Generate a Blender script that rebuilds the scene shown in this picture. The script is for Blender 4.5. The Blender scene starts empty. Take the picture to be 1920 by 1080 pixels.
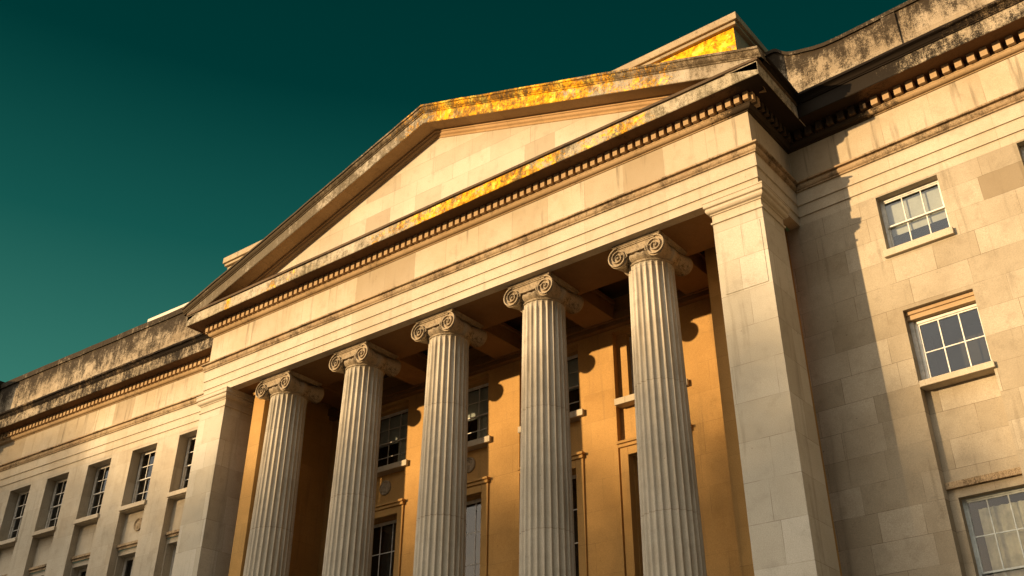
import bpy, math, random
from mathutils import Matrix, Vector
random.seed(7)
S = bpy.context.scene
COL = S.collection
R = math.radians

# ------------------------------------------------------------------ nodes
class NT:
    def __init__(s, tree):
        s.t = tree; s.n = tree.nodes; s.l = tree.links
    def new(s, typ, **kw):
        n = s.n.new(typ)
        for k, v in kw.items():
            setattr(n, k, v)
        return n
    def set(s, sock, v):
        if hasattr(v, 'is_output') or isinstance(v, bpy.types.NodeSocket):
            s.l.new(v, sock)
        else:
            sock.default_value = v
    def math(s, op, a, b=0.0, c=0.0, clamp=False):
        n = s.new('ShaderNodeMath', operation=op); n.use_clamp = clamp
        s.set(n.inputs[0], a); s.set(n.inputs[1], b); s.set(n.inputs[2], c)
        return n.outputs[0]
    def maprange(s, v, a, b, c=0.0, d=1.0, smooth=True):
        n = s.new('ShaderNodeMapRange')
        n.interpolation_type = 'SMOOTHSTEP' if smooth else 'LINEAR'
        s.set(n.inputs[0], v); s.set(n.inputs[1], a); s.set(n.inputs[2], b); s.set(n.inputs[3], c); s.set(n.inputs[4], d)
        return n.outputs[0]
    def mix(s, f, a, b, blend='MIX'):
        n = s.new('ShaderNodeMix', data_type='RGBA', blend_type=blend)
        s.set(n.inputs[0], f); s.set(n.inputs[6], a); s.set(n.inputs[7], b)
        return n.outputs[2]
    def noise(s, vec, scale, detail=4, rough=.6, dist=0.0):
        n = s.new('ShaderNodeTexNoise')
        s.l.new(vec, n.inputs['Vector'])
        n.inputs['Scale'].default_value = scale; n.inputs['Detail'].default_value = detail
        n.inputs['Roughness'].default_value = rough; n.inputs['Distortion'].default_value = dist
        return n.outputs[0]

def c4(c): return (c[0], c[1], c[2], 1.0)

def mat_base(name):
    m = bpy.data.materials.new(name); m.use_nodes = True
    m.node_tree.nodes.clear()
    nt = NT(m.node_tree)
    out = nt.new('ShaderNodeOutputMaterial')
    return m, nt, out

def stone(name, col=(.47, .385, .27), dark=(.36, .27, .165), block=None, joint=.55, grime=0.0, grime_col=(.035, .027, .02),
          grime_lo=.5, lichen=None, patch=.55, rough=.85, bump=.25, grime_x=None, grime_z=None, streak=0.0, orange=0.0, drums=False):
    """weathered Portland stone; block=(length,height,offset) draws ashlar blocks"""
    m, nt, out = mat_base(name)
    tc = nt.new('ShaderNodeTexCoord'); obj = tc.outputs['Object']; uv = tc.outputs['UV']
    sep = nt.new('ShaderNodeSeparateXYZ'); nt.l.new(obj, sep.inputs[0]); X, Y, Z = sep.outputs
    big = nt.noise(obj, .45, 5, .6)
    mid = nt.noise(obj, 2.3, 6, .65)
    fine = nt.noise(obj, 42, 4, .8)
    base = nt.mix(nt.maprange(big, .35, .68), c4(col), c4(dark))
    base = nt.mix(nt.math('MULTIPLY', nt.maprange(mid, .5, .72), .45), base, c4([a * .72 for a in dark]))
    height = fine
    if block:
        bl, bh, off = block
        def brick(seed, ww, hh):
            mp = nt.new('ShaderNodeMapping'); nt.l.new(uv, mp.inputs[0]); mp.inputs['Location'].default_value = (seed, off, 0)
            b = nt.new('ShaderNodeTexBrick'); nt.l.new(mp.outputs[0], b.inputs['Vector'])
            b.offset = .5; b.offset_frequency = 2; b.squash = .72; b.squash_frequency = 3
            b.inputs['Color1'].default_value = (0, 0, 0, 1); b.inputs['Color2'].default_value = (1, 1, 1, 1)
            b.inputs['Mortar'].default_value = (.5, .5, .5, 1)
            b.inputs['Scale'].default_value = 1; b.inputs['Mortar Size'].default_value = .006
            b.inputs['Mortar Smooth'].default_value = .3; b.inputs['Bias'].default_value = -.1
            b.inputs['Brick Width'].default_value = ww; b.inputs['Row Height'].default_value = hh
            return b
        b = brick(.37, bl, bh)
        v = nt.new('ShaderNodeSeparateColor'); nt.l.new(b.outputs['Color'], v.inputs[0])
        vv = v.outputs[0]
        tone = nt.maprange(vv, 0, 1, 1 + .16 * patch, 1 - .22 * patch, False)
        tcn = nt.new('ShaderNodeCombineColor')
        nt.set(tcn.inputs[0], tone); nt.set(tcn.inputs[1], nt.math('POWER', tone, 1.12)); nt.set(tcn.inputs[2], nt.math('POWER', tone, 1.35))
        base = nt.mix(1.0, base, tcn.outputs[0], 'MULTIPLY')
        base = nt.mix(nt.math('MULTIPLY', nt.maprange(vv, .80, .88), patch * .6), base, c4([dark[0] * .70, dark[1] * .64, dark[2] * .57]))
        jm = nt.math('MULTIPLY', b.outputs['Fac'], nt.maprange(nt.noise(obj, 1.1, 3, .6), .38, .62, .15, joint))
        base = nt.mix(jm, base, (.12, .075, .04, 1))
        height = nt.math('SUBTRACT', fine, nt.math('MULTIPLY', b.outputs['Fac'], 1.2))
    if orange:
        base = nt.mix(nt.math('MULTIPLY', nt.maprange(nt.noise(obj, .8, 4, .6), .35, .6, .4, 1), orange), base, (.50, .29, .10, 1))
    if drums:
        oi = nt.new('ShaderNodeObjectInfo')
        zz = nt.math('FRACT', nt.math('DIVIDE', nt.math('ADD', Z, nt.math('MULTIPLY', oi.outputs['Random'], 3.3)), 3.3))
        dj = nt.maprange(nt.math('ABSOLUTE', nt.math('SUBTRACT', nt.math('ADD', zz, nt.math('MULTIPLY', nt.math('SUBTRACT', mid, .5), .008)), .5)), .001, .0045, .8, 0)
        base = nt.mix(nt.math('MULTIPLY', dj, nt.maprange(big, .35, .6, .3, 1)), base, (.12, .08, .05, 1))
        base = nt.mix(nt.math('MULTIPLY', nt.math('GREATER_THAN', zz, .5), .18), base, c4([a * .7 for a in dark]))
    # pits and small dark specks
    vor = nt.new('ShaderNodeTexVoronoi'); nt.l.new(obj, vor.inputs['Vector']); vor.inputs['Scale'].default_value = 2.6
    pit = nt.math('MULTIPLY', nt.maprange(vor.outputs['Distance'], .03, .055, 1, 0), nt.maprange(big, .45, .6))
    base = nt.mix(nt.math('MULTIPLY', pit, .75), base, (.09, .06, .035, 1))
    # grain of the stone
    base = nt.mix(nt.maprange(fine, .32, .68, 0, .5), base, c4([a * .62 for a in dark]), 'MIX')
    if streak:
        mp = nt.new('ShaderNodeMapping'); nt.l.new(obj, mp.inputs[0]); mp.inputs['Scale'].default_value = (3.2, 3.2, .22)
        st = nt.noise(mp.outputs[0], 1.3, 5, .6)
        base = nt.mix(nt.math('MULTIPLY', nt.maprange(st, .55, .72), streak), base, (.12, .09, .055, 1))
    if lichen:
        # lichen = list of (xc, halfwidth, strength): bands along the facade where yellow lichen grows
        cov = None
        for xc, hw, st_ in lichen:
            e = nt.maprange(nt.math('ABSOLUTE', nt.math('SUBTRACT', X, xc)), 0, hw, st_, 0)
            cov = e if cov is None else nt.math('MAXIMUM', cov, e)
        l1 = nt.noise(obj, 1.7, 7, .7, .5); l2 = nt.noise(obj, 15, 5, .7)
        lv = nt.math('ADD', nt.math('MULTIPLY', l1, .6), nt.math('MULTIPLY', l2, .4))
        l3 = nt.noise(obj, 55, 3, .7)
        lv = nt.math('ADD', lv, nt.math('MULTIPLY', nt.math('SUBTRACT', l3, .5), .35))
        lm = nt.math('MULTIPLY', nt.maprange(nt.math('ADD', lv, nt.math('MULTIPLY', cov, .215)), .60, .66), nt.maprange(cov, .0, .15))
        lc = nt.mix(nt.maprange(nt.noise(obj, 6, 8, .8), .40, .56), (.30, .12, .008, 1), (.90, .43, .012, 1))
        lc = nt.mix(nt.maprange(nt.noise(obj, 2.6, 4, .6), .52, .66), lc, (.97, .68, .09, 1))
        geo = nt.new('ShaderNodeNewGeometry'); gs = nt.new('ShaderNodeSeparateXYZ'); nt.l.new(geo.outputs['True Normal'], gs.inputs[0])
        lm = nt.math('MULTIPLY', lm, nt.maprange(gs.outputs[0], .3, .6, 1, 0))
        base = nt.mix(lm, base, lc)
    if grime:
        g1 = nt.noise(obj, 1.0, 9, .78, .3)
        g2 = nt.noise(obj, 11, 6, .8)
        mpg = nt.new('ShaderNodeMapping'); nt.l.new(obj, mpg.inputs[0]); mpg.inputs['Scale'].default_value = (4.5, 4.5, 1.0)
        g3 = nt.noise(mpg.outputs[0], 1.4, 6, .75)
        gm = nt.math('ADD', nt.math('ADD', nt.math('MULTIPLY', g1, .50), nt.math('MULTIPLY', g2, .22)), nt.math('MULTIPLY', g3, .28))
        if grime_x:
            x0, x1, amt = grime_x
            gm = nt.math('ADD', gm, nt.maprange(nt.math('ABSOLUTE', nt.math('SUBTRACT', X, x0)), 0, x1, amt, 0))
        if grime_z:
            x0, x1, amt = grime_z
            gm = nt.math('ADD', gm, nt.maprange(Z, x0, x1, 0, amt))
        gm = nt.math('ADD', gm, nt.math('MULTIPLY', nt.math('SUBTRACT', fine, .5), .35))
        gm = nt.maprange(gm, grime_lo + .02, grime_lo + .15, 0, grime)
        base = nt.mix(gm, base, c4(grime_col))
    p = nt.new('ShaderNodeBsdfPrincipled')
    nt.set(p.inputs['Base Color'], base)
    p.inputs['Roughness'].default_value = rough
    p.inputs['Specular IOR Level'].default_value = .06
    bp = nt.new('ShaderNodeBump'); bp.inputs['Strength'].default_value = bump; bp.inputs['Distance'].default_value = .02
    nt.set(bp.inputs['Height'], nt.math('ADD', height, nt.math('MULTIPLY', mid, .8)))
    nt.l.new(bp.outputs[0], p.inputs['Normal'])
    nt.l.new(p.outputs[0], out.inputs[0])
    return m

def plain(name, col, rough=.6, metal=0.0, noise=.15, scale=9):
    m, nt, out = mat_base(name)
    tc = nt.new('ShaderNodeTexCoord')
    n = nt.noise(tc.outputs['Object'], scale, 5, .65)
    p = nt.new('ShaderNodeBsdfPrincipled')
    nt.set(p.inputs['Base Color'], nt.mix(nt.maprange(n, .35, .7, 0, 1), c4(col), c4([a * (1 - noise * 2.2) for a in col])))
    p.inputs['Roughness'].default_value = rough; p.inputs['Metallic'].default_value = metal
    nt.l.new(p.outputs[0], out.inputs[0])
    return m

def glass_mat():
    m, nt, out = mat_base('old_window_glass')
    tc = nt.new('ShaderNodeTexCoord')
    bp = nt.new('ShaderNodeBump'); bp.inputs['Strength'].default_value = .12; bp.inputs['Distance'].default_value = .05
    nt.set(bp.inputs['Height'], nt.noise(tc.outputs['Object'], 1.6, 2, .5))
    fr = nt.new('ShaderNodeFresnel'); fr.inputs['IOR'].default_value = 1.55
    nt.l.new(bp.outputs[0], fr.inputs['Normal'])
    gl = nt.new('ShaderNodeBsdfGlossy'); gl.inputs['Roughness'].default_value = .03; gl.inputs['Color'].default_value = (.95, .97, 1, 1)
    nt.l.new(bp.outputs[0], gl.inputs['Normal'])
    tr = nt.new('ShaderNodeBsdfTransparent'); tr.inputs['Color'].default_value = (.72, .76, .75, 1)
    mx = nt.new('ShaderNodeMixShader')
    nt.set(mx.inputs[0], nt.math('ADD', nt.math('MULTIPLY', fr.outputs[0], 1.1), .01, clamp=True))
    nt.l.new(tr.outputs[0], mx.inputs[1]); nt.l.new(gl.outputs[0], mx.inputs[2])
    nt.l.new(mx.outputs[0], out.inputs[0])
    return m

PALE = (.56, .47, .345)
M = {}
M['wing'] = stone('portland_ashlar_wing', (.42, .35, .25), (.33, .265, .18), (1.42, .66, .12), .85, patch=1.0, streak=.35, grime=.3, grime_lo=.53, grime_col=(.15, .10, .055))
M['wing_left'] = stone('portland_ashlar_left_wing', (.50, .43, .325), (.41, .34, .245), (1.25, .8, .3), .3, patch=.35, streak=.25)
M['pier'] = stone('portland_ashlar_pier', (.52, .46, .36), (.45, .39, .295), (1.5, .92, .3), .8, patch=.75, streak=.3)
M['ent'] = stone('portland_entablature', (.53, .45, .335), (.45, .365, .255), (1.83, 6.0, 1.9), .4, patch=.25, streak=.2)
M['frieze'] = stone('portland_frieze', (.51, .425, .31), (.43, .34, .225), (1.83, 6.0, 1.9), .8, patch=.8, streak=.65, grime=.35, grime_lo=.53, grime_col=(.16, .10, .05))
M['tymp'] = stone('portland_tympanum', (.53, .455, .34), (.46, .38, .275), (1.6, .62, .2), .8, patch=.7, streak=.25)
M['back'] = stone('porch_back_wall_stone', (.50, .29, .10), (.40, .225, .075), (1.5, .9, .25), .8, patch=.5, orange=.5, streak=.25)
M['column'] = stone('portland_column', (.53, .465, .365), (.44, .375, .28), None, streak=.5, bump=.4, drums=True, grime=.35, grime_lo=.53, grime_col=(.14, .10, .06))
M['capital'] = stone('carved_capital_stone', (.44, .35, .24), (.30, .22, .13), None, grime=.85, grime_lo=.47, bump=.6)
M['mould'] = stone('moulding_stone', (.44, .33, .20), (.34, .23, .13), None, grime=.85, grime_lo=.445, grime_col=(.06, .04, .022), streak=.3)
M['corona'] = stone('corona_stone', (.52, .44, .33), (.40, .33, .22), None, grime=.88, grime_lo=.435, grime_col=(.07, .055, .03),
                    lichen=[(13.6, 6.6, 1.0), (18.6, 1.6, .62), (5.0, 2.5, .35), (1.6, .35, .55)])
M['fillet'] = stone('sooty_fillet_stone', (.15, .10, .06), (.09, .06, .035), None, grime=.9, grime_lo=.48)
M['wcorona'] = stone('wing_corona_stone', (.44, .35, .24), (.33, .26, .17), None, grime=.97, grime_lo=.40, grime_col=(.010, .007, .005), grime_x=(22.6, 4.0, .42))
M['sima'] = stone('wing_sima_stone', (.30, .21, .12), (.19, .13, .075), None, grime=.98, grime_lo=.34, grime_col=(.010, .007, .005), grime_x=(22.6, 5.0, .42))
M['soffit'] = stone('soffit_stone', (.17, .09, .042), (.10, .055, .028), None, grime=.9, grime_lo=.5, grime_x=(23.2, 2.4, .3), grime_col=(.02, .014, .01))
M['recess'] = stone('shade_soot_recess_stone', (.10, .06, .035), (.05, .03, .02), None, grime=.8, grime_lo=.46)  # near-black base paints shade and soot into the gaps between dentils
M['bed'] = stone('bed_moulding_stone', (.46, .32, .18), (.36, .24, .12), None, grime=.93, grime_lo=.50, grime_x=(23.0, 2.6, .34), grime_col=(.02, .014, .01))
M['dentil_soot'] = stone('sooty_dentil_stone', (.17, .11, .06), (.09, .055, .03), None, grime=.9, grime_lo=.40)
M['dentil'] = stone('dentil_stone', (.50, .35, .20), (.42, .28, .15), None, grime=.5, grime_lo=.56)
M['parapet'] = stone('parapet_stone', (.40, .32, .22), (.30, .23, .15), (2.3, .78, .4), .6, grime=.95, grime_lo=.445, streak=.5, grime_col=(.022, .015, .009), grime_z=(20.4, 22.2, .13))
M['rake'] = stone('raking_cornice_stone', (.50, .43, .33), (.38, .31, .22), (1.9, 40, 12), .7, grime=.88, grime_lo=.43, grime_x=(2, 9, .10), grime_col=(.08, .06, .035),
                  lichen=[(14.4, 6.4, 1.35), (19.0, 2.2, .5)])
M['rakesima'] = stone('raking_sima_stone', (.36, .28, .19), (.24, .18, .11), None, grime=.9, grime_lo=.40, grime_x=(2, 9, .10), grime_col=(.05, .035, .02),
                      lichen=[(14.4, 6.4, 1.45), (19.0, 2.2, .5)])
M['rakesoff'] = stone('raking_soffit_stone', (.48, .31, .155), (.40, .25, .12), (1.9, 40, 12), .7)
M['attic'] = stone('attic_stone', (.44, .36, .25), (.36, .28, .18), None, grime=.4, grime_lo=.58, lichen=[(20.4, 6.0, 1.1)])
M['coping'] = stone('attic_coping_stone', (.46, .36, .23), (.34, .25, .15), None, grime=.7, grime_lo=.5)
M['newstone'] = stone('pale_new_stone', (.66, .60, .50), (.60, .53, .43), None)
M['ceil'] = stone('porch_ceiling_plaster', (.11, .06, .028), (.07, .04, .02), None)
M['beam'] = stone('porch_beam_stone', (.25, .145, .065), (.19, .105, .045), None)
M['ground'] = plain('grey_pavement', (.10, .08, .06), .9, 0, .2, 1.5)
M['asphalt'] = plain('asphalt', (.05, .05, .05), .9, 0, .2, 2)
M['frame'] = plain('white_painted_sash', (.66, .63, .56), .5, 0, .12, 6)
M['frameold'] = plain('weathered_painted_sash', (.56, .51, .43), .6, 0, .15, 6)
M['framegrey'] = plain('grey_painted_sash', (.46, .49, .46), .5, 0, .15, 6)
M['room'] = plain('dark_room_interior', (.035, .028, .022), .95)
M['blind'] = plain('pale_window_blind', (.62, .60, .54), .8, 0, .08, 3)
M['curtain_and_reflection'] = plain('pale_curtain_and_reflection', (.74, .66, .50), .9, 0, .15, 4)  # cloth colour, brightened to stand in for reflections in some panes
M['glass'] = glass_mat()
M['leaf'] = plain('plane_tree_leaves', (.06, .075, .03), .7)
M['roof'] = plain('lead_roof', (.16, .16, .16), .6)

# ------------------------------------------------------------------ mesh builder
class MB:
    def __init__(s): s.v = []; s.f = []; s.sm = []
    def face(s, pts, smooth=False):
        i = len(s.v); s.v += [tuple(p) for p in pts]; s.f.append(tuple(range(i, i + len(pts)))); s.sm.append(smooth)
    def grid(s, rows, closed=False, smooth=True):
        """rows of points, shared vertices"""
        i0 = len(s.v); n = len(rows[0])
        for r in rows: s.v += [tuple(p) for p in r]
        for a in range(len(rows) - 1):
            for b in range(n if closed else n - 1):
                c = (b + 1) % n
                s.f.append((i0 + a * n + b, i0 + a * n + c, i0 + (a + 1) * n + c, i0 + (a + 1) * n + b)); s.sm.append(smooth)
    def box(s, x0, x1, y0, y1, z0, z1, P=None):
        P = P or (lambda x, y, z: (x, y, z))
        c = [P(x, y, z) for x in (x0, x1) for y in (y0, y1) for z in (z0, z1)]
        i = len(s.v); s.v += c
        for q in ((0, 1, 3, 2), (4, 6, 7, 5), (0, 4, 5, 1), (2, 3, 7, 6), (0, 2, 6, 4), (1, 5, 7, 3)):
            s.f.append(tuple(i + k for k in q)); s.sm.append(False)
    def build(s, name, mat, parent=None, loc=None, bevel=0.0, recalc=False):
        me = bpy.data.meshes.new(name)
        me.from_pydata(s.v, [], s.f)
        me.polygons.foreach_set('use_smooth', s.sm)
        me.update()
        if recalc:
            import bmesh
            bm = bmesh.new(); bm.from_mesh(me); bmesh.ops.recalc_face_normals(bm, faces=bm.faces); bm.to_mesh(me); bm.free()
        uv = me.uv_layers.new(name='UVMap')
        for p in me.polygons:
            n = p.normal
            if abs(n.z) > .75:
                for li in p.loop_indices:
                    c = me.vertices[me.loops[li].vertex_index].co; uv.data[li].uv = (c.x, c.y)
            else:
                if abs(n.y) >= abs(n.x):
                    for li in p.loop_indices:
                        c = me.vertices[me.loops[li].vertex_index].co; uv.data[li].uv = (c.x, c.z)
                else:
                    for li in p.loop_indices:
                        c = me.vertices[me.loops[li].vertex_index].co; uv.data[li].uv = (c.y + .45, c.z)
        me.materials.append(M[mat])
        o = bpy.data.objects.new(name, me); COL.objects.link(o)
        if loc is not None: o.location = loc
        if parent is not None:
            o.parent = parent
        if bevel:
            b = o.modifiers.new('Bevel', 'BEVEL'); b.width = bevel; b.segments = 2; b.limit_method = 'ANGLE'; b.angle_limit = R(40)
        return o

# ------------------------------------------------------------------ the building root
ROOT = bpy.data.objects.new('neoclassical_building', None); COL.objects.link(ROOT)
ROOT['label'] = 'pale stone neoclassical building with pedimented ionic portico and two windowed wings'
ROOT['category'] = 'building'

W = 22.0
SP = 3.656; XC = 10.868; YCOL = 1.0
COLX = [XC + (i - 2) * SP for i in range(5)]
ZA, Z3, ZT, ZF = 16.25, 17.22, 17.52, 18.62      # architrave bottom, taenia bottom, frieze bottom, frieze top
YB = 4.2                                          # back wall of the porch
DL, KL = 1.72, .032                               # left wing plane  y = DL + KL*x
DR, KR = 2.42, -.06                               # right wing plane y = DR + KR*(x-22)

class Fr:
    def __init__(s, o, t):
        l = math.hypot(*t); s.o = o; s.t = (t[0] / l, t[1] / l); s.n = (s.t[1], -s.t[0])
    def P(s, a, d, z):      # d outward
        return (s.o[0] + s.t[0] * a + s.n[0] * d, s.o[1] + s.t[1] * a + s.n[1] * d, z)
FL = Fr((0, DL), (1, KL)); FRr = Fr((22, DR), (1, KR)); FB = Fr((0, YB), (1, 0)); FP = Fr((0, 0), (1, 0))

XE = -18.7; YE = DL + KL * XE
PATH = [(-30, -1.6), (XE, -1.6), (XE, YE), (0, DL), (0, 0), (W, 0), (W, DR), (40, DR + KR * 18)]

def offsets(path):
    res = []
    for i, p in enumerate(path):
        ns = []
        for a, b in ((i - 1, i), (i, i + 1)):
            if a < 0 or b >= len(path): continue
            dx, dy = path[b][0] - path[a][0], path[b][1] - path[a][1]; l = math.hypot(dx, dy)
            ns.append((dy / l, -dx / l))
        if len(ns) == 1: res.append(ns[0])
        else:
            d = 1 + ns[0][0] * ns[1][0] + ns[0][1] * ns[1][1]
            res.append(((ns[0][0] + ns[1][0]) / d, (ns[0][1] + ns[1][1]) / d))
    return res

def mould(mb, path, prof, caps=False, wob=0.0):
    """sweep profile [(out,z)...] along plan path with mitred corners; long runs are subdivided and slightly uneven"""
    off = offsets(path)
    rows = []
    for i, p in enumerate(path):
        rows.append([(p[0] + off[i][0] * o, p[1] + off[i][1] * o, z) for o, z in prof])
    for i in range(len(rows) - 1):
        L = math.hypot(path[i + 1][0] - path[i][0], path[i + 1][1] - path[i][1])
        n = max(1, int(L / .45)) if wob else 1
        st = []
        for k in range(n + 1):
            t = k / n
            r = [tuple(a + (b - a) * t for a, b in zip(p, q)) for p, q in zip(rows[i], rows[i + 1])]
            if wob and 0 < k < n:
                r = [(x, y, z + random.uniform(-wob, wob)) for x, y, z in r]
            st.append(r)
        # separate faces per profile segment for crisp arrises
        for j in range(len(prof) - 1):
            mb.grid([[r[j] for r in st], [r[j + 1] for r in st]], smooth=False)
    if caps:
        mb.face(rows[0]); mb.face(rows[-1][::-1])

def arc(cx, cz, r, a0, a1, n=5, rz=None):
    rz = rz or r
    return [(cx + r * math.cos(R(a0 + (a1 - a0) * k / n)), cz + rz * math.sin(R(a0 + (a1 - a0) * k / n))) for k in range(n + 1)]

# ---- entablature: architrave (three fasciae + taenia), frieze, bed mould, dentils, corona
mb = MB()
mould(mb, PATH, [(-.3, ZA), (0, ZA), (0, 16.50), (.038, 16.505), (.03, 16.52), (.03, 16.83), (.068, 16.835), (.06, 16.85), (.06, Z3), (.07, Z3 + .01)])
mb.build('architrave', 'ent', ROOT)
mb = MB()
mould(mb, PATH, [(.06, Z3 + .01), (.11, Z3 + .02)] + arc(.03, Z3 + .16, .11, -60, 40, 4) + [(.18, Z3 + .235), (.20, Z3 + .24), (.20, Z3 + .285), (.0, ZT + .012)], wob=.004)
mb.build('taenia', 'mould', ROOT)
mb = MB()
mould(mb, PATH, [(0, ZT + .012), (0, ZF)]); mb.build('frieze', 'frieze', ROOT)
mb = MB()
mould(mb, PATH, [(0, ZF), (.035, ZF + .005), (.04, ZF + .03), (.07, ZF + .04)] + arc(.06, ZF + .13, .10, -70, 0, 4) + [(.17, ZF + .135), (.17, ZF + .17), (.06, ZF + .175)])
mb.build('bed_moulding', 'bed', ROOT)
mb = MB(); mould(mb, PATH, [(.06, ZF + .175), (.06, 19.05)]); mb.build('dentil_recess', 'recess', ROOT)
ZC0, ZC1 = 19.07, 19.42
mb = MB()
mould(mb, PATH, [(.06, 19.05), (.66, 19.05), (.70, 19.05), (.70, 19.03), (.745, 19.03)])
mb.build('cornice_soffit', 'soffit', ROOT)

def path_pts(path, off, pitch, start=.0):
    """positions (x,y,angle) along each segment at outward offset"""
    res = []; ofs = offsets(path)
    q = [(p[0] + o[0] * off, p[1] + o[1] * off) for p, o in zip(path, ofs)]
    for i in range(len(q) - 1):
        dx, dy = q[i + 1][0] - q[i][0], q[i + 1][1] - q[i][1]; L = math.hypot(dx, dy)
        n = max(1, round(L / pitch)); 
        for k in range(n):
            t = (k + .5) / n
            res.append((q[i][0] + dx * t, q[i][1] + dy * t, math.atan2(dy, dx), L / n))
    return res

ZB_, ZT_ = ZF + .175, 19.045
def dentil_mesh(w):
    mb = MB(); mb.box(-w / 2, w / 2, -.045, .18, ZB_, ZT_); return mb
dl = []
for pth, pitch, w in (([(0, DL), (0, 0), (W, 0), (W, DR)], .255, .15), ([(-30, -1.6), (XE, -1.6), (XE, YE), (0, DL)], .255, .15), ([(W, DR), (40, DR + KR * 18)], .32, .18)):
    for x, y, a, st in path_pts(pth, .24, pitch): dl.append((x, y, a, w))
CAMX, CAMY = 30.36, -20.5
def seen_key(d):
    x, y, a, w = d
    if x > 27.9 or (abs(abs(a) - math.pi / 2) < .1 and x < 21): return 1e6
    return (x - CAMX) ** 2 + (y - CAMY) ** 2
dl.sort(key=seen_key)
dproto = {}
for x, y, a, w in dl[:100]:
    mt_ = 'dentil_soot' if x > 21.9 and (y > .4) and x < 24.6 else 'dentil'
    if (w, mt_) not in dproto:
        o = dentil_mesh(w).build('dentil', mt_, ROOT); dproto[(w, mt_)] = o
    else:
        o = dproto[(w, mt_)].copy(); COL.objects.link(o); o.parent = ROOT
    o.location = (x, y, random.uniform(0, .008)); o.rotation_euler = (0, 0, a); o.scale = (random.uniform(.94, 1.04), random.uniform(.97, 1.02), 1)
mb = MB()
for x, y, a, w in dl[100:]:
    ca, sa = math.cos(a), math.sin(a); ww = w * random.uniform(.94, 1.04)
    mb.box(-ww / 2, ww / 2, -.045, .18, ZB_, ZT_, lambda u, v, z: (x + u * ca - v * sa, y + u * sa + v * ca, z))
o = mb.build('dentil_course', 'dentil', ROOT); o['kind'] = 'stuff'

# corona of the portico (lichen) and of the wings (sooty)
PP = [(0, DL), (0, 0), (W, 0), (W, DR)]
mb = MB(); mould(mb, PP, [(.745, 19.03), (.76, 19.05), (.76, ZC1), (.70, ZC1 + .005)], wob=.006); mb.build('portico_corona', 'corona', ROOT)
mb = MB(); mould(mb, PP, [(.70, ZC1 + .005), (.72, ZC1 + .02), (.80, ZC1 + .04), (.80, ZC1 + .12), (-.02, ZC1 + .18)], wob=.006); mb.build('portico_fillet', 'fillet', ROOT)
LW = PATH[:4]; RW = PATH[6:]
SIMA = [(.76, 19.46), (.79, 19.465), (.79, 19.50), (.81, 19.505)] + arc(.92, 19.51, .10, 170, 95, 4) + [(.93, 19.62), (.95, 19.625), (.95, 19.70), (.3, 19.86), (-.05, 19.88)]
for nm, pth, sides in (('left', [(-30, -1.6), (XE, -1.6), (XE, YE), (-.74, DL + KL * -.74)], 0), ('right', [(W + .745, DR - .04), (40, DR + KR * 18)], 1)):
    pth2 = pth
    mb = MB(); mould(mb, pth2, [(.745, 19.03), (.76, 19.05), (.76, 19.46)], wob=.006); mb.build('wing_corona', 'wcorona', ROOT)
mb = MB(); mould(mb, [(-30, -1.6), (XE, -1.6), (XE, YE), (-.7, DL + KL * -.7)], SIMA, wob=.008); mb.build('wing_sima', 'sima', ROOT)
mb = MB(); mould(mb, [(W, -.5), (W, DR), (40, DR + KR * 18)], SIMA, wob=.006); mb.build('wing_sima', 'sima', ROOT)

# ---- raking cornices and tympanum
XA, ZAP = 10.87, 23.74; SL = (ZAP - 19.76) / 12.0
def zl(x): return ZAP - SL * abs(x - XA)
def rake(prof, mat, name, x0=-1.0, x1=22.9, wob=0.0):
    for xa in (x0, x1):
        mb = MB(); n = 26
        st = []
        for k in range(n + 1):
            x = xa + (XA - xa) * k / n
            w = random.uniform(-wob, wob) if 0 < k < n else 0
            st.append([(x, -o, zl(x) + h + (w if i not in (0, len(prof) - 1) else 0)) for i, (o, h) in enumerate(prof)])
        for j in range(len(prof) - 1):
            mb.grid([[r[j] for r in st], [r[j + 1] for r in st]], smooth=False)
        mb.face([p for p in st[0]])
        mb.build(name, mat, ROOT)
rake([(-1.2, .10), (.90, .03), (.92, .02), (.92, -.05), (.88, -.06)] + [(.86, -.13), (.82, -.18), (.79, -.20), (.79, -.24), (.76, -.25)], 'rakesima', 'raking_sima', wob=.012)
rake([(.76, -.25), (.76, -.64), (.745, -.66)], 'rake', 'raking_corona', -.85, 22.75, wob=.006)
rake([(.745, -.66), (.70, -.66), (.69, -.60), (.17, -.60), (.17, -.68), (.13, -.69), (.11, -.76), (.05, -.80), (.03, -.86), (-.01, -.87)], 'rakesoff', 'raking_soffit', -.7, 22.6)
mb = MB()
mb.face([(0, 0, 19.4), (W, 0, 19.4), (W, 0, zl(W) - .3), (XA, 0, zl(XA) - .3), (0, 0, zl(0) - .3)])
mb.build('tympanum', 'tymp', ROOT)
# roof of the portico behind the pediment
mb = MB()
for xa in (-.9, 22.8):
    mb.face([(xa, 1.2, zl(xa) + .0), (XA, 1.2, zl(XA) + .0), (XA, 5, zl(XA) + .0), (xa, 5, zl(xa) + .0)])
mb.build('roof', 'roof', ROOT)

# ---- attic block behind the pediment
mb = MB(); mb.box(-1.4, 21.55, 1.0, 4.2, 19.5, 22.62); at = mb.build('attic_block', 'attic', ROOT, bevel=.01)
mb = MB(); mb.box(-1.46, 21.68, .88, 4.3, 22.61, 22.72); mb.box(-1.5, 21.76, .80, 4.4, 22.722, 22.98); mb.build('coping', 'coping', at, bevel=.02)

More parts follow.
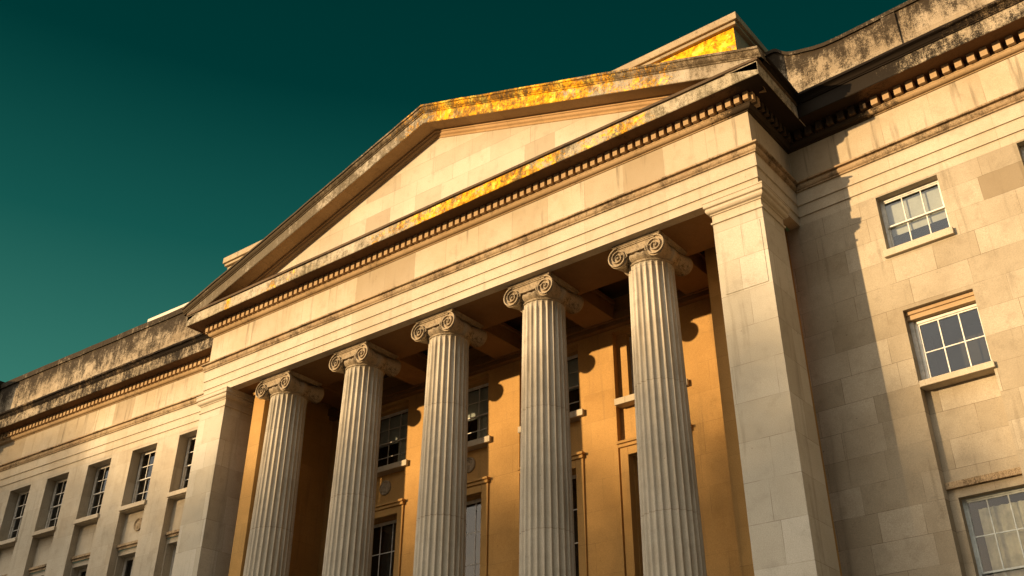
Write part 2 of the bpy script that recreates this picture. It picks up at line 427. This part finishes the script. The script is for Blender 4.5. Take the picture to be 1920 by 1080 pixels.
# ---- parapets
def parapet(F, s0, s1, prof_top, name, mat, z0=19.8, th=.5, out=-.02, cope=.2):
    mb = MB(); cp = MB()
    n = len(prof_top)
    for i in range(n - 1):
        a, za = prof_top[i]; b, zb = prof_top[i + 1]
        q = lambda s_, d, z: F.P(s_, d, z)
        mb.face([q(a, out, z0), q(b, out, z0), q(b, out, zb - cope), q(a, out, za - cope)])
        mb.face([q(b, out - th, z0), q(a, out - th, z0), q(a, out - th, za - cope), q(b, out - th, zb - cope)])
        o2 = out + .06
        cp.face([q(a, o2, za - cope), q(b, o2, zb - cope), q(b, o2, zb), q(a, o2, za)])
        cp.face([q(a, out - .002, za - cope), q(b, out - .002, zb - cope), q(b, o2, zb - cope), q(a, o2, za - cope)][::-1])
        cp.face([q(a, o2, za), q(b, o2, zb), q(b, out - th - .06, zb), q(a, out - th - .06, za)])
        cp.face([q(b, out - th - .06, zb - cope), q(a, out - th - .06, za - cope), q(a, out - th - .06, za), q(b, out - th - .06, zb)])
    for s_, z in (prof_top[0], prof_top[-1]):
        mb.face([F.P(s_, out, z0), F.P(s_, out - th, z0), F.P(s_, out - th, z - cope), F.P(s_, out, z - cope)])
        cp.face([F.P(s_, out + .06, z - cope), F.P(s_, out - th - .06, z - cope), F.P(s_, out - th - .06, z), F.P(s_, out + .06, z)])
    o = mb.build(name, mat, ROOT)
    cp.build('coping', mat, o)
    return o
top = [(-.25, 22.46), (.12, 22.44), (.22, 22.38), (.38, 22.2), (.5, 22.1), (.7, 22.0), (1.0, 21.92), (1.3, 21.83), (1.65, 21.77), (2.1, 21.75), (3, 21.76)] + [(3 + k * .7, 21.78 + random.uniform(-.012, .012)) for k in range(1, 22)]
pr = parapet(FRr, 0, 18, top, 'parapet', 'parapet', cope=.12)
mb = MB()   # pilaster strips on the right parapet
for a, b in ((3.35, 3.75), (5.6, 7.2), (10.2, 10.6)):
    mb = MB(); mb.box(a, b, -.018, .05, 20.0, 21.62, FRr.P)
    mb.build('parapet_panel', 'parapet', pr, bevel=.008)
topl = [(-18.5 + k * .9, 22.12 + random.uniform(-.012, .012)) for k in range(21)]
topl[-1] = (-.4, 22.12)
parapet(FL, 0, 0, topl, 'parapet', 'parapet', cope=.26)
mb = MB(); mb.box(-7.9, -1.5, -1.0, -.35, 21.6, 22.62, FL.P); mb.build('blocking_course', 'newstone', ROOT, bevel=.02)
# end pavilion of the left wing
mb = MB(); mb.box(-30, XE - .02, -1.55, 6, 19.9, 22.0); mb.box(-30, XE + .08, -1.65, 6.1, 22.003, 22.3); mb.build('pavilion_parapet', 'parapet', ROOT)

mb = MB()
wallx = [(-30, -1.6), (XE, -1.6), (XE, YE + .5)]
mb.face([(-30, -1.6, 0), (XE, -1.6, 0), (XE, -1.6, ZA + .01), (-30, -1.6, ZA + .01)]); mb.face([(XE, -1.6, 0), (XE, YE + .5, 0), (XE, YE + .5, ZA + .01), (XE, -1.6, ZA + .01)])
mb.build('pavilion_wall', 'wing_left', ROOT)
# ---- walls with openings
def wall(mb, F, s0, s1, z0, z1, holes, k=0.0):
    """holes: (s0,s1,z0,z1,depth)"""
    ss = sorted({s0, s1, *[h[0] for h in holes], *[h[1] for h in holes]})
    zs = sorted({z0, z1, *[h[2] for h in holes], *[h[3] for h in holes]})
    ss = [a for a in ss if s0 <= a <= s1]; zs = [a for a in zs if z0 <= a <= z1]
    for a, b in zip(ss, ss[1:]):
        for c, d in zip(zs, zs[1:]):
            ms, mz = (a + b) / 2, (c + d) / 2
            if any(h[0] < ms < h[1] and h[2] < mz < h[3] for h in holes): continue
            mb.face([F.P(a, -k, c), F.P(b, -k, c), F.P(b, -k, d), F.P(a, -k, d)])
    for h in holes:
        a, b, c, d, dp = h; k2 = k + dp
        mb.face([F.P(a, -k, c), F.P(a, -k2, c), F.P(a, -k2, d), F.P(a, -k, d)])       # left reveal (faces +s)
        mb.face([F.P(b, -k, d), F.P(b, -k2, d), F.P(b, -k2, c), F.P(b, -k, c)])
        mb.face([F.P(a, -k, d), F.P(a, -k2, d), F.P(b, -k2, d), F.P(b, -k, d)])       # head
        mb.face([F.P(a, -k, c), F.P(b, -k, c), F.P(b, -k2, c), F.P(a, -k2, c)])

def bar(mb, F, a, b, c, d, k0, k1):
    mb.box(a, b, -k1, -k0, c, d, F.P)

def window(F, s0, s1, z0, z1, k, cols=3, rows=(2, 2), fr='frame', blind=None, sill=None, meet=True, thick=.06, room=.9, label=None, side=0.0, curtain_and_reflection=None, half=False):
    """sash window whose frame sits at depth k; outer frame + upper sash + lower sash"""
    mb = MB(); t = thick
    bar(mb, F, s0, s0 + t, z0, z1, k, k + .12); bar(mb, F, s1 - t, s1, z0, z1, k, k + .12)
    bar(mb, F, s0 + t, s1 - t, z1 - t, z1, k + .002, k + .118); bar(mb, F, s0 + t, s1 - t, z0, z0 + t, k + .002, k + .118)
    zi0, zi1, si0, si1 = z0 + t, z1 - t, s0 + t, s1 - t
    zm = zi0 + (zi1 - zi0) * rows[1] / (rows[0] + rows[1]) if meet else None
    def sash(a, b, c, d, kk, nc, nr, st=.038):
        bar(mb, F, a, a + st, c, d, kk, kk + .045); bar(mb, F, b - st, b, c, d, kk, kk + .045)
        bar(mb, F, a + st, b - st, c, c + st, kk + .002, kk + .043); bar(mb, F, a + st, b - st, d - st, d, kk + .002, kk + .043)
        for i in range(1, nc):
            x = a + (b - a) * i / nc; bar(mb, F, x - .014, x + .014, c + st, d - st, kk + .008, kk + .037)
        for i in range(1, nr):
            z = c + (d - c) * i / nr; bar(mb, F, a + st, b - st, z - .013, z + .013, kk + .010, kk + .035)
    if meet:
        sash(si0, si1, zm - .02, zi1, k + .02, cols, rows[0]); sash(si0, si1, zi0, zm + .02, k + .07, cols, rows[1])
    else:
        sash(si0, si1, zi0, zi1, k + .03, cols, rows[0] + rows[1])
    o = mb.build('window', fr, ROOT)
    if label: o['label'] = label
    g = MB()
    if meet:
        g.face([F.P(si0, -k - .042, zm), F.P(si1, -k - .042, zm), F.P(si1, -k - .042, zi1), F.P(si0, -k - .042, zi1)])
        g.face([F.P(si0, -k - .092, zi0), F.P(si1, -k - .092, zi0), F.P(si1, -k - .092, zm), F.P(si0, -k - .092, zm)])
    else:
        g.face([F.P(si0, -k - .052, zi0), F.P(si1, -k - .052, zi0), F.P(si1, -k - .052, zi1), F.P(si0, -k - .052, zi1)])
    g.build('pane', 'glass', o)
    r = MB(); a, b, c, d = s0, s1, z0, z1; k0, k1 = k + .121, k + .121 + room
    q = F.P
    r.face([q(a, -k1, c), q(b, -k1, c), q(b, -k1, d), q(a, -k1, d)])
    r.face([q(a, -k0, c), q(a, -k1, c), q(a, -k1, d), q(a, -k0, d)]); r.face([q(b, -k0, c), q(b, -k1, c), q(b, -k1, d), q(b, -k0, d)])
    r.face([q(a, -k0, c), q(b, -k0, c), q(b, -k1, c), q(a, -k1, c)]); r.face([q(a, -k0, d), q(b, -k0, d), q(b, -k1, d), q(a, -k1, d)])
    r.build('room_lining', 'room', o)
    if blind:
        bl = MB(); zz = z1 - t; zb = z1 - (z1 - z0) * blind
        while zz > zb:
            bl.face([q(s0 + .05, -k - .17, zz), q(s1 - .05, -k - .17, zz), q(s1 - .05, -k - .2, zz - .05), q(s0 + .05, -k - .2, zz - .05)]); zz -= .052
        bl.build('blind', 'blind', o)
    if curtain_and_reflection:
        cu = MB(); a, b, zt, zb = curtain_and_reflection; n = 22
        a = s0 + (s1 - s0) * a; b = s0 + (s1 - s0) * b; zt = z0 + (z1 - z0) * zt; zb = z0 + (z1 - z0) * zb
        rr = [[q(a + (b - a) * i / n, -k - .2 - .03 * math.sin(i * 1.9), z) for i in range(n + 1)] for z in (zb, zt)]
        cu.grid(rr); cu.build('curtain_and_reflection', 'curtain_and_reflection', o)
    if sill:
        sk, so, sh, ex = sill       # depth of face plane, projection, height, side extension
        sm = MB(); bar(sm, F, s0 - ex, s1 + ex, z0 - sh - .0, z0 - .001, sk - so, k + .1)
        sm.build('sill', 'ent', o, bevel=.012)
    return o

# right wing -------------------------------------------------------------
mb = MB()
RWH = [(2.12, 3.72, 14.58, 16.22, .30), (2.17, 3.84, 5.0, 11.02, .26), (2.17, 3.84, 11.13, 12.98, .34),
       (5.66, 7.26, 14.58, 16.22, .30), (5.71, 7.38, 5.0, 11.02, .26), (5.71, 7.38, 11.13, 12.98, .34),
       (9.2, 10.8, 14.58, 16.22, .30), (9.25, 10.9, 5.0, 12.98, .34)]
wall(mb, FRr, -.42, 18, 0, ZA + .01, RWH)
for s0, s1 in ((2.17, 3.84), (5.71, 7.38)):
    wall(mb, FRr, s0, s1, 8.83, 11.02, [], .26)
    # window surround field below the hood band
    wall(mb, FRr, s0, s1, 5.0, 8.70, [(s0 + .20, s1 + .0 - .001, 5.4, 8.50, .22)], .26)
mb.build('right_wing_wall', 'wing', ROOT)
for s0, s1 in ((2.17, 3.84), (5.71, 7.38)):
    mb = MB(); mb.box(s0 + .001, s1 - .001, -.33, -.17, 8.69, 8.84, FRr.P)
    mb.build('window_hood', 'mould', ROOT, bevel=.01)
for s, lb in ((2.12, 'six pane sash window with pale blind, nearest the portico on the right wing'), (5.66, 'window cut by the right edge of the picture'), (9.2, None)):
    window(FRr, s + .002, s + 1.598, 14.64, 16.21, .22, 3, (1, 1), 'frame', blind=.62, sill=(0, .11, .19, .07), label=lb)
for s, lb in ((2.17, 'middle window with dark head board above two rows of panes'), (5.71, None)):
    w_ = window(FRr, s + .10, s + 1.668, 11.14, 12.74, .30, 3, (1, 1), 'frame', sill=(0, .09, .15, .06), meet=False, label=lb)
    hb = MB(); hb.box(s + .002, s + 1.668, -.36, -.16, 12.76, 12.975, FRr.P); hb.box(s + .002, s + 1.668, -.36, -.12, 12.88, 12.972, FRr.P)
    hb.build('head_board', 'bedw', w_, bevel=.01) if 'bedw' in M else hb.build('head_board', 'dentil', w_, bevel=.01)
    hb = MB(); hb.box(s + .002, s + .10, -.42, -.24, 11.14, 12.75, FRr.P); hb.build('jamb', 'frameold', w_)
    window(FRr, s + .196, s + 1.672, 5.39, 8.505, .44, 3, (2, 2), 'framegrey', curtain_and_reflection=(.16, 1, .93, .44), label='large lower window with cream reflection' if s < 3 else None)  # cream sheet behind the lower glass imitates its reflection

# left wing --------------------------------------------------------------
mb = MB(); LH = []; 
LC = [-20.9 + 3.105 * k for k in range(0, 7)]
LC = [-17.25, -14.2, -11.42 + .0, -8.52, -5.60, -2.70]
LWD = .78
for c in LC:
    LH += [(c - LWD, c + LWD, 5.0, 13.66, .30), (c - LWD, c + LWD, 13.84, 16.14, .72)]
wall(mb, FL, XE - .02, .3, 0, ZA + .01, LH)
for c in LC:
    wall(mb, FL, c - LWD, c + LWD, 12.44, 13.66, [], .30)
    wall(mb, FL, c - LWD, c + LWD, 5.0, 12.24, [(c - LWD + .05, c + LWD - .05, 5.4, 12.05, .42)], .30)
mb.build('left_wing_wall', 'wing_left', ROOT)
for i, c in enumerate(LC):
    mb = MB(); mb.box(c - LWD + .002, c + LWD - .002, -.299, -.16, 12.34, 12.44, FL.P); mb.box(c - LWD + .002, c + LWD - .002, -.298, -.22, 12.24, 12.339, FL.P)
    mb.build('window_hood', 'mould', ROOT, bevel=.01)
    lb = ['', 'leftmost fully seen window of the left wing, near the picture edge', 'second window from the left edge', 'third window, with a bright reflection in its upper sash',
          'fourth window, above the carved roundel', 'fifth window, partly hidden by the corner pier'][i]
    window(FL, c - LWD + .06, c + LWD - .002, 13.85, 16.13, .40, 3, (2, 2), 'frameold', sill=(0, .09, .17, .05), label=lb or None,
           curtain_and_reflection=(.45, .95, .75, .52) if i == 3 else None)  # pale sheet here imitates a bright reflection in the upper sash
    window(FL, c - LWD + .055, c + LWD - .055, 5.4, 12.04, .62, 3, (3, 3), 'frameold')

def roundel(F, s, z, k, r=.24):
    mb = MB(); n = 28
    def ring(rad, d): return [F.P(s + rad * math.cos(2 * math.pi * i / n), d - k, z + rad * math.sin(2 * math.pi * i / n)) for i in range(n)]
    mb.grid([ring(r, 0), ring(r * .98, .05), ring(r * .86, .06), ring(r * .78, .015), ring(r * .7, .01)], closed=True)
    rows = []
    for j in range(5):
        q = r * .7 * (1 - j / 4) + .001
        rows.append([F.P(s + q * (1 + .18 * math.sin(6 * 2 * math.pi * i / n) * (j in (1, 2))) * math.cos(2 * math.pi * i / n), .01 + .05 * (j / 4) + (.03 if j == 1 else 0) * math.cos(12 * math.pi * i / n) - k,
                         z + q * math.sin(2 * math.pi * i / n)) for i in range(n)])
    mb.grid(rows, closed=True)
    return mb.build('roundel', 'capital', ROOT)
roundel(FL, -5.42, 13.1, .30, .25)

# porch back wall ----------------------------------------------------------
BC = [12.42 + SP * k for k in (-2, -1, 0, 1)]
mb = MB(); BH = []
for c in BC: BH.append((c - 1.28, c + 1.06, 2.2, 16.0, .22))
wall(mb, FB, 0, W, 0, ZA + .9, BH)
for c in BC:
    wall(mb, FB, c - 1.28, c + 1.06, 2.2, 16.0, [(c - .92, c + .92, 13.72, 15.9, .28), (c - .90, c + .90, 4.0, 11.95, .25)], .22)
mb.face([(2.0, 1.25, 0), (2.0, YB, 0), (2.0, YB, ZA + .9), (2.0, 1.25, ZA + .9)]) if False else None
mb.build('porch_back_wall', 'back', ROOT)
for i, c in enumerate(BC):
    # lower window surround and cornice hood
    mb = MB(); b0, b1 = c - 1.18, c + 1.17
    for (a, b, z0, z1, k0, k1) in ((b0, b0 + .27, 4, 12.2, .12, .219), (b1 - .27, b1, 4, 12.2, -.07, .219), (b0 + .27, b1 - .27, 11.96, 12.2, .02, .219)):
        bar(mb, FB, a, b, z0, z1, -.06, k1)
    bar(mb, FB, b0 - .02, b1 + .02, 12.201, 12.30, -.12, .218); bar(mb, FB, b0 - .05, b1 + .05, 12.301, 12.38, -.18, .217)
    o = mb.build('window_surround', 'back', ROOT, bevel=.012)
    window(FB, c - .90, c + .90, 4.0, 11.94, .40, 3, (4, 4), 'frameold', curtain_and_reflection=(.88, .99, 1, .5) if False else None)
    window(FB, c - .92, c + .92, 13.73, 15.89, .42, 3, (2, 2), 'frameold', sill=(.0, .13, .2, .33), blind=.5, curtain_and_reflection=(.55, .95, .5, .02) if i < 2 else ((.02, .3, 1, 0) if i == 2 else None))
for x in (5.11, 8.9): roundel(FB, x, 13.06, .22, .26)

# porch end walls and ceiling ------------------------------------------------
mb = MB(); mb.box(.42, 2.3, 2.0, YB + .1, 0, ZA + .9); mb.box(.42, .9, 1.1, 2.001, 0, ZA + .3); mb.build('porch_end_wall', 'back', ROOT)
mb = MB(); mb.box(W - 2.88, W - .42, 2.45, YB + .1, 0, ZA + .9); mb.box(W - .9, W - .42, 1.1, 2.001, 0, ZA + .3); mb.build('porch_end_wall', 'back', ROOT)
mb = MB(); mb.box(2.02, 2.62, .72, 1.15, 0, ZA - .2); mb.box(1.96, 2.68, .66, 1.2, ZA - .199, ZA - .1); mb.box(1.99, 2.65, .69, 1.17, ZA - .1, ZA + .001)
mb.build('added_sunlit_pilaster', 'back', ROOT, bevel=.012)  # added pilaster, set forward so its sunlit face makes the bright strip
mb = MB()
mb.box(.3, W - .3, .3, 1.95, ZA - .001, ZA + 1.2)           # soffit block over the columns
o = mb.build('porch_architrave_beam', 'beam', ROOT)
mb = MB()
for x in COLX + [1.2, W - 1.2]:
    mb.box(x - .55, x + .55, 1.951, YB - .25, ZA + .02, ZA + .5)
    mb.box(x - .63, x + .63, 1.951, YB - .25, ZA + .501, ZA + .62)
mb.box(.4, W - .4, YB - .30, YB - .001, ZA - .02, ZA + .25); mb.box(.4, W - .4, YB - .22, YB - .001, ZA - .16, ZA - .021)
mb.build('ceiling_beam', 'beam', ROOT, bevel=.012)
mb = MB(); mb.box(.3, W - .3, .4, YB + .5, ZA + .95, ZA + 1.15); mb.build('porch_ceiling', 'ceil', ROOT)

# ---- corner piers -------------------------------------------------------------
PW, PD = 1.37, 1.25
PC = [(.0, 15.60), (.035, 15.61), (.035, 15.66), (.0, 15.67), (0, 15.86), (.03, 15.87), (.035, 15.90)] + arc(.02, 16.0, .10, -50, 35, 5) + [(.135, 16.07), (.15, 16.08), (.15, 16.20), (.165, 16.21), (.165, ZA - .002), (-.3, ZA - .002)]
for x0 in (0, W - PW):
    mb = MB(); mb.box(x0, x0 + PW, 0, PD, 0, 15.602)
    if x0 > 1:
        mb.box(x0 + .12, x0 + PW - .10, -.014, .001, 13.55, 15.3)
    p = mb.build('corner_pier', 'pier', ROOT, bevel=.008)
    mb = MB(); loop = [(x0, PD), (x0, 0), (x0 + PW, 0), (x0 + PW, PD)]
    mould(mb, [(x0 + .3, PD), (x0, PD), (x0, 0), (x0 + PW, 0), (x0 + PW, PD), (x0 + .3, PD)], PC, wob=.002)
    mb.build('pier_capital', 'ent', p)

# ---- ionic columns ----------------------------------------------------------
def shaft():
    mb = MB(); nf = 24; per = 10; rows = []
    zs = [1.9, 2.0, 2.12, 4, 6, 8, 10, 12, 13.5, 14.6, 15.3, 15.52, 15.58]
    for z in zs:
        t = (z - 1.9) / 13.7
        r = .755 - .135 * t ** 1.6
        dep = .062 * r / .7
        if z in (1.9, 15.58): dep = 0
        if z in (2.0, 15.52): dep *= .6
        ring = []
        for i in range(nf):
            for j in range(per):
                u = j / per
                a = 2 * math.pi * (i + u) / nf
                if u < .18: rr = r
                else:
                    v = (u - .18) / .82 * 2 - 1; rr = r - dep * math.sqrt(max(0, 1 - v * v))
                ring.append((rr * math.cos(a), rr * math.sin(a), z))
        rows.append(ring)
    mb.grid(rows, closed=True, smooth=False)
    return mb
def lathe(mb, prof, n=64, smooth=True, c=(0, 0)):
    rows = [[(c[0] + r * math.cos(2 * math.pi * i / n), c[1] + r * math.sin(2 * math.pi * i / n), z) for i in range(n)] for r, z in prof]
    for a, b in zip(rows, rows[1:]): mb.grid([a, b], closed=True, smooth=smooth)

def capital():
    """ionic capital, origin on the column axis, z absolute"""
    mb = MB()
    # astragal, echinus with egg and dart
    lathe(mb, arc(.62, 15.60, .035, -90, 90, 6))
    n = 96; rows = []
    for j in range(7):
        a = R(-90 + 150 * j / 6)
        ring = []
        for i in range(n):
            th = 2 * math.pi * i / n
            egg = .5 + .5 * math.cos(24 * th)
            rr = .625 + (.10 + .045 * egg) * math.sin(R(90 * min(1, j / 4.0))) - (.05 if j > 5 else 0)
            ring.append((rr * math.cos(th), rr * math.sin(th), 15.635 + .19 * j / 6))
        rows.append(ring)
    mb.grid(rows, closed=True, smooth=True)
    lathe(mb, [(.72, 15.80), (.66, 15.83), (.66, 15.9), (.3, 15.9)])
    # cushion between the volutes
    zc, ex, rv = 15.84, .585, .298
    yf = .73
    def sag(x): return .05 * (1 - (x / ex) ** 2)
    for sy in (-1, 1):
        top = [(x, sy * yf, 16.13) for x in [-ex + 2 * ex * k / 12 for k in range(13)]]
        mid = [(x, sy * yf, 15.90 - sag(x)) for x, _, _ in top]
        mb.grid([mid, top], smooth=False)
        mb.grid([[(x, sy * (yf - .25), z) for x, _, z in mid], mid], smooth=False)
        # raised rims of the canalis
        for zo, h in ((16.10, .03), (15.905, .03)):
            a = [(x, sy * (yf + .03), (zo if zo > 16 else zo - sag(x))) for x, _, _ in top]
            b = [(x, y, z + h) for x, y, z in a]
            c_ = [(x, sy * yf, z) for x, y, z in a]; d_ = [(x, sy * yf, z) for x, y, z in b]
            mb.grid([c_, a, b, d_], smooth=False)
    mb.grid([[(-ex, -yf, 16.13), (-ex, yf, 16.13)], [(ex, -yf, 16.13), (ex, yf, 16.13)]], smooth=False)
    # volute discs, bolsters and spirals
    m = 28
    for sx in (-1, 1):
        prof = [(-yf, rv), (-yf + .06, rv), (-yf + .09, rv * .93), (-.45, rv * .84), (-.3, rv * .74), (-.12, rv * .68), (-.11, rv * .76), (-.04, rv * .78), (.04, rv * .78), (.11, rv * .76), (.12, rv * .68),
                (.3, rv * .74), (.45, rv * .84), (yf - .09, rv * .93), (yf - .06, rv), (yf, rv)]
        rows = [[(sx * ex + r * math.cos(2 * math.pi * i / m), y, zc + r * math.sin(2 * math.pi * i / m)) for i in range(m)] for y, r in prof]
        mb.grid(rows, closed=True, smooth=True)
        for sy in (-1, 1):
            yy = sy * (yf - .012)
            c0 = [(sx * ex + rv * math.cos(2 * math.pi * i / m), yy, zc + rv * math.sin(2 * math.pi * i / m)) for i in range(m)]
            mb.face(c0)
            # spiral ridge: starts on top of the disc, winds inwards
            N = 84; ins, outs, ins2, outs2 = [], [], [], []
            for k in range(N + 1):
                t = k / N
                ang = math.pi / 2 - sx * -1 * t * 2 * math.pi * 2.6 * -1
                rr = rv * (1 - t) ** 1.05 * .97 + .035
                wd = .036 * (1 - t * .5)
                dx, dz = math.cos(ang), math.sin(ang)
                ysurf = sy * (yf + .055)
                outs.append((sx * ex + rr * dx, ysurf, zc + rr * dz)); ins.append((sx * ex + (rr - wd) * dx, ysurf, zc + (rr - wd) * dz))
                outs2.append((sx * ex + (rr + .004) * dx, yy, zc + (rr + .004) * dz)); ins2.append((sx * ex + (rr - wd - .012) * dx, yy, zc + (rr - wd - .012) * dz))
            mb.grid([outs2, outs], smooth=False); mb.grid([outs, ins], smooth=False); mb.grid([ins, ins2], smooth=False)
            # eye
            ey = [[(sx * ex + q * math.cos(2 * math.pi * i / 14), sy * (yf + d), zc + q * math.sin(2 * math.pi * i / 14)) for i in range(14)] for q, d in ((.045, -.01), (.04, .03), (.02, .05), (.002, .055))]
            mb.grid(ey, closed=True, smooth=True)
    # small palmette and leaf in the corners
    for sy in (-1, 1):
        for sx in (-1, 1):
            for k in range(3):
                a = R(200 + 35 * k)
                x = sx * .30; mb.box(x - .03 + sx * .03 * k, x + .02 + sx * .03 * k, sy * yf - .03, sy * yf + .045, 15.78 - .02 * k, 15.88 - .015 * k)
    # abacus
    for (h, z0, z1) in ((.70, 16.125, 16.17), (.735, 16.17, 16.20), (.755, 16.20, ZA - .003)):
        mb.box(-h, h, -h, h, z0, z1)
    return mb

cproto = shaft().build('ionic_column', 'column', ROOT, loc=(COLX[0], YCOL, 0))
k1 = capital().build('capital', 'capital', cproto)
bm_ = MB()
lathe(bm_, [(.76, 1.9), (.80, 1.88), (.80, 1.84)] + arc(.80, 1.78, .06, 60, -90, 6) + [(.82, 1.72), (.80, 1.66), (.83, 1.6)] + arc(.86, 1.5, .09, 80, -90, 8) + [(.95, 1.4)])
bm_.box(-.97, .97, -.97, .97, 1.2, 1.4)
k2 = bm_.build('column_base', 'column', cproto)
cols = [cproto]
for x in COLX[1:]:
    c = cproto.copy(); COL.objects.link(c); c.location = (x, YCOL, 0); c.parent = ROOT
    c.rotation_euler = (0, 0, 0)
    for ch in (k1, k2):
        d = ch.copy(); COL.objects.link(d); d.parent = c
    cols.append(c)
for c in cols: pass
# podium and steps
mb = MB(); mb.box(-.3, W + .3, -.4, YB + .2, 0, 1.2)
for k in range(6): mb.box(1.5, W - 1.5, -.4 - .35 * (k + 1), -.4 - .35 * k - .001, 0, 1.2 - .17 * (k + 1) + .02 * 0)
mb.build('podium', 'ground', ROOT)

# ------------------------------------------------------------------ ground
def struct(o, kind='structure'): o['kind'] = kind
mb = MB(); mb.face([(-900, -900, 0), (900, -900, 0), (900, 900, 0), (-900, 900, 0)]); o = mb.build('ground', 'ground'); struct(o)
mb = MB(); mb.face([(-900, -46, .004), (900, -46, .004), (900, -30, .004), (-900, -30, .004)]); o = mb.build('road', 'asphalt'); struct(o)

# ------------------------------------------------------------------ trees across the street (they shade the lower facade)
KX, KZ = .60, .165          # sun: dx/dy and dz/dy
YT = -105.0
def zb(x):                 # top of the shade on the facade plane
    pts = [(-40, 24), (-22, 20.5), (-16, 18.5), (-11, 16.5), (-7, 14.0), (-3.5, 12.8), (2, 12.2), (12, 12.0), (18, 12.2), (21, 12.4), (22, 11.6), (22.7, 9.8), (24, 8.4), (30, 7.6), (60, 8)]
    for (a, p), (b, q) in zip(pts, pts[1:]):
        if a <= x <= b: return p + (q - p) * (x - a) / (b - a)
    return 12
mb = MB()
def leaf(x, y, z, s):
    n = Vector((random.gauss(0, 1), random.gauss(0, 1), random.gauss(0, 1))).normalized()
    u = n.orthogonal().normalized(); v = n.cross(u); c = Vector((x, y, z))
    mb.face([c + u * s, c + v * s * .7, c - u * s, c - v * s * .7])
for _ in range(60000):
    x = random.uniform(-38, 48); y = YT + random.uniform(-6, 6)
    topz = zb(x) + .5 * math.sin(x * .9)
    t = random.random()
    z = topz + 1.8 - 9.0 * (t ** .5)
    leaf(x + KX * y, y, z - KZ * y, random.uniform(.13, .30))
for _ in range(16000):
    x = random.uniform(-38, 48); y = YT + random.uniform(-3, 3)
    z = random.uniform(1, zb(x) - KZ * YT - 3.5)
    leaf(x + KX * y, y, z, random.uniform(.7, 1.2))
o = mb.build('tree_line', 'leaf'); struct(o, 'stuff')

FILL_GLOW = 16.0
# ------------------------------------------------------------------ world and sun
SUN_EL = math.atan(KZ / math.hypot(1, KX)); 
w = bpy.data.worlds.new('World'); S.world = w; w.use_nodes = True
w.node_tree.nodes.clear(); nt = NT(w.node_tree)
out = nt.new('ShaderNodeOutputWorld'); bg = nt.new('ShaderNodeBackground')
sky = nt.new('ShaderNodeTexSky', sky_type='NISHITA'); sky.sun_disc = False
sky.sun_elevation = SUN_EL
sky.sun_rotation = math.atan2(-KX, -1)      # rotation measured from +Y towards +X
sky.air_density = 1.2; sky.dust_density = 1.5; sky.ozone_density = 2.5
tc = nt.new('ShaderNodeTexCoord'); sp = nt.new('ShaderNodeSeparateXYZ'); nt.l.new(tc.outputs['Generated'], sp.inputs[0])
nx, ny, nz = sp.outputs
ramp = nt.new('ShaderNodeValToRGB'); nt.set(ramp.inputs[0], nz)
cr = ramp.color_ramp
cr.elements[0].position = .10; cr.elements[0].color = (.45, 1.5, 1.15, 1)
cr.elements[1].position = .72; cr.elements[1].color = (.0, .135, .122, 1)
for p_, c_ in ((.37, (.15, .78, .60, 1)), (.50, (.032, .40, .33, 1)), (.63, (.0, .165, .148, 1))):
    q = cr.elements.new(p_); q.color = c_
tint = nt.mix(1.0, sky.outputs[0], (.42, .36, .32, 1), 'MULTIPLY')
# added broad fill light high in the unseen front sky, brightening the shaded facade
gd = Vector((-.26, -.52, .81)).normalized()
dt = nt.math('ADD', nt.math('ADD', nt.math('MULTIPLY', nx, gd.x), nt.math('MULTIPLY', ny, gd.y)), nt.math('MULTIPLY', nz, gd.z))
glow = nt.math('MULTIPLY', nt.math('POWER', nt.math('MAXIMUM', dt, 0.0), 5.0), FILL_GLOW)
gc = nt.new('ShaderNodeCombineColor')
for i_, k_ in enumerate((1.0, .92, .78)): nt.set(gc.inputs[i_], nt.math('MULTIPLY', glow, k_))
warm = nt.mix(1.0, tint, gc.outputs[0], 'ADD')
f = nt.maprange(ny, -.22, .12)
colr = nt.mix(f, warm, ramp.outputs[0])
nt.l.new(colr, bg.inputs[0]); bg.inputs[1].default_value = .15
nt.l.new(bg.outputs[0], out.inputs[0])

sd = bpy.data.lights.new('sun', 'SUN'); sd.energy = 5.0; sd.angle = R(.7); sd.color = (1.0, .71, .38)
so = bpy.data.objects.new('sun', sd); COL.objects.link(so)
dvec = Vector((KX, 1, -KZ)).normalized()      # direction the light travels
so.rotation_euler = dvec.to_track_quat('-Z', 'Y').to_euler(); so.location = (-30, -60, 30)

# ------------------------------------------------------------------ camera
cx, cy, yaw, pit, rol, fpx = 30.3625966, -20.498969, -.6517562, .5722577, -.00379224, 1936.329
px, py = 30.085, -134.586
F = Vector((math.sin(yaw) * math.cos(pit), math.cos(yaw) * math.cos(pit), math.sin(pit)))
Rv = Vector((math.cos(yaw), -math.sin(yaw), 0)); U = Rv.cross(F)
R2 = math.cos(rol) * Rv + math.sin(rol) * U; U2 = -math.sin(rol) * Rv + math.cos(rol) * U
cd = bpy.data.cameras.new('camera'); cam = bpy.data.objects.new('camera', cd); COL.objects.link(cam)
m = Matrix.Identity(4)
for i in range(3):
    m[i][0] = R2[i]; m[i][1] = U2[i]; m[i][2] = -F[i]
m[0][3], m[1][3], m[2][3] = cx, cy, 1.6
cam.matrix_world = m
cd.sensor_width = 36; cd.lens = fpx / 1920 * 36; cd.shift_x = -px / 1920; cd.shift_y = py / 1920
cd.clip_end = 5000; cd.clip_start = .1
S.camera = cam
S.view_settings.view_transform = 'Standard'; S.view_settings.look = 'None'; S.view_settings.gamma = 1; S.view_settings.exposure = .62
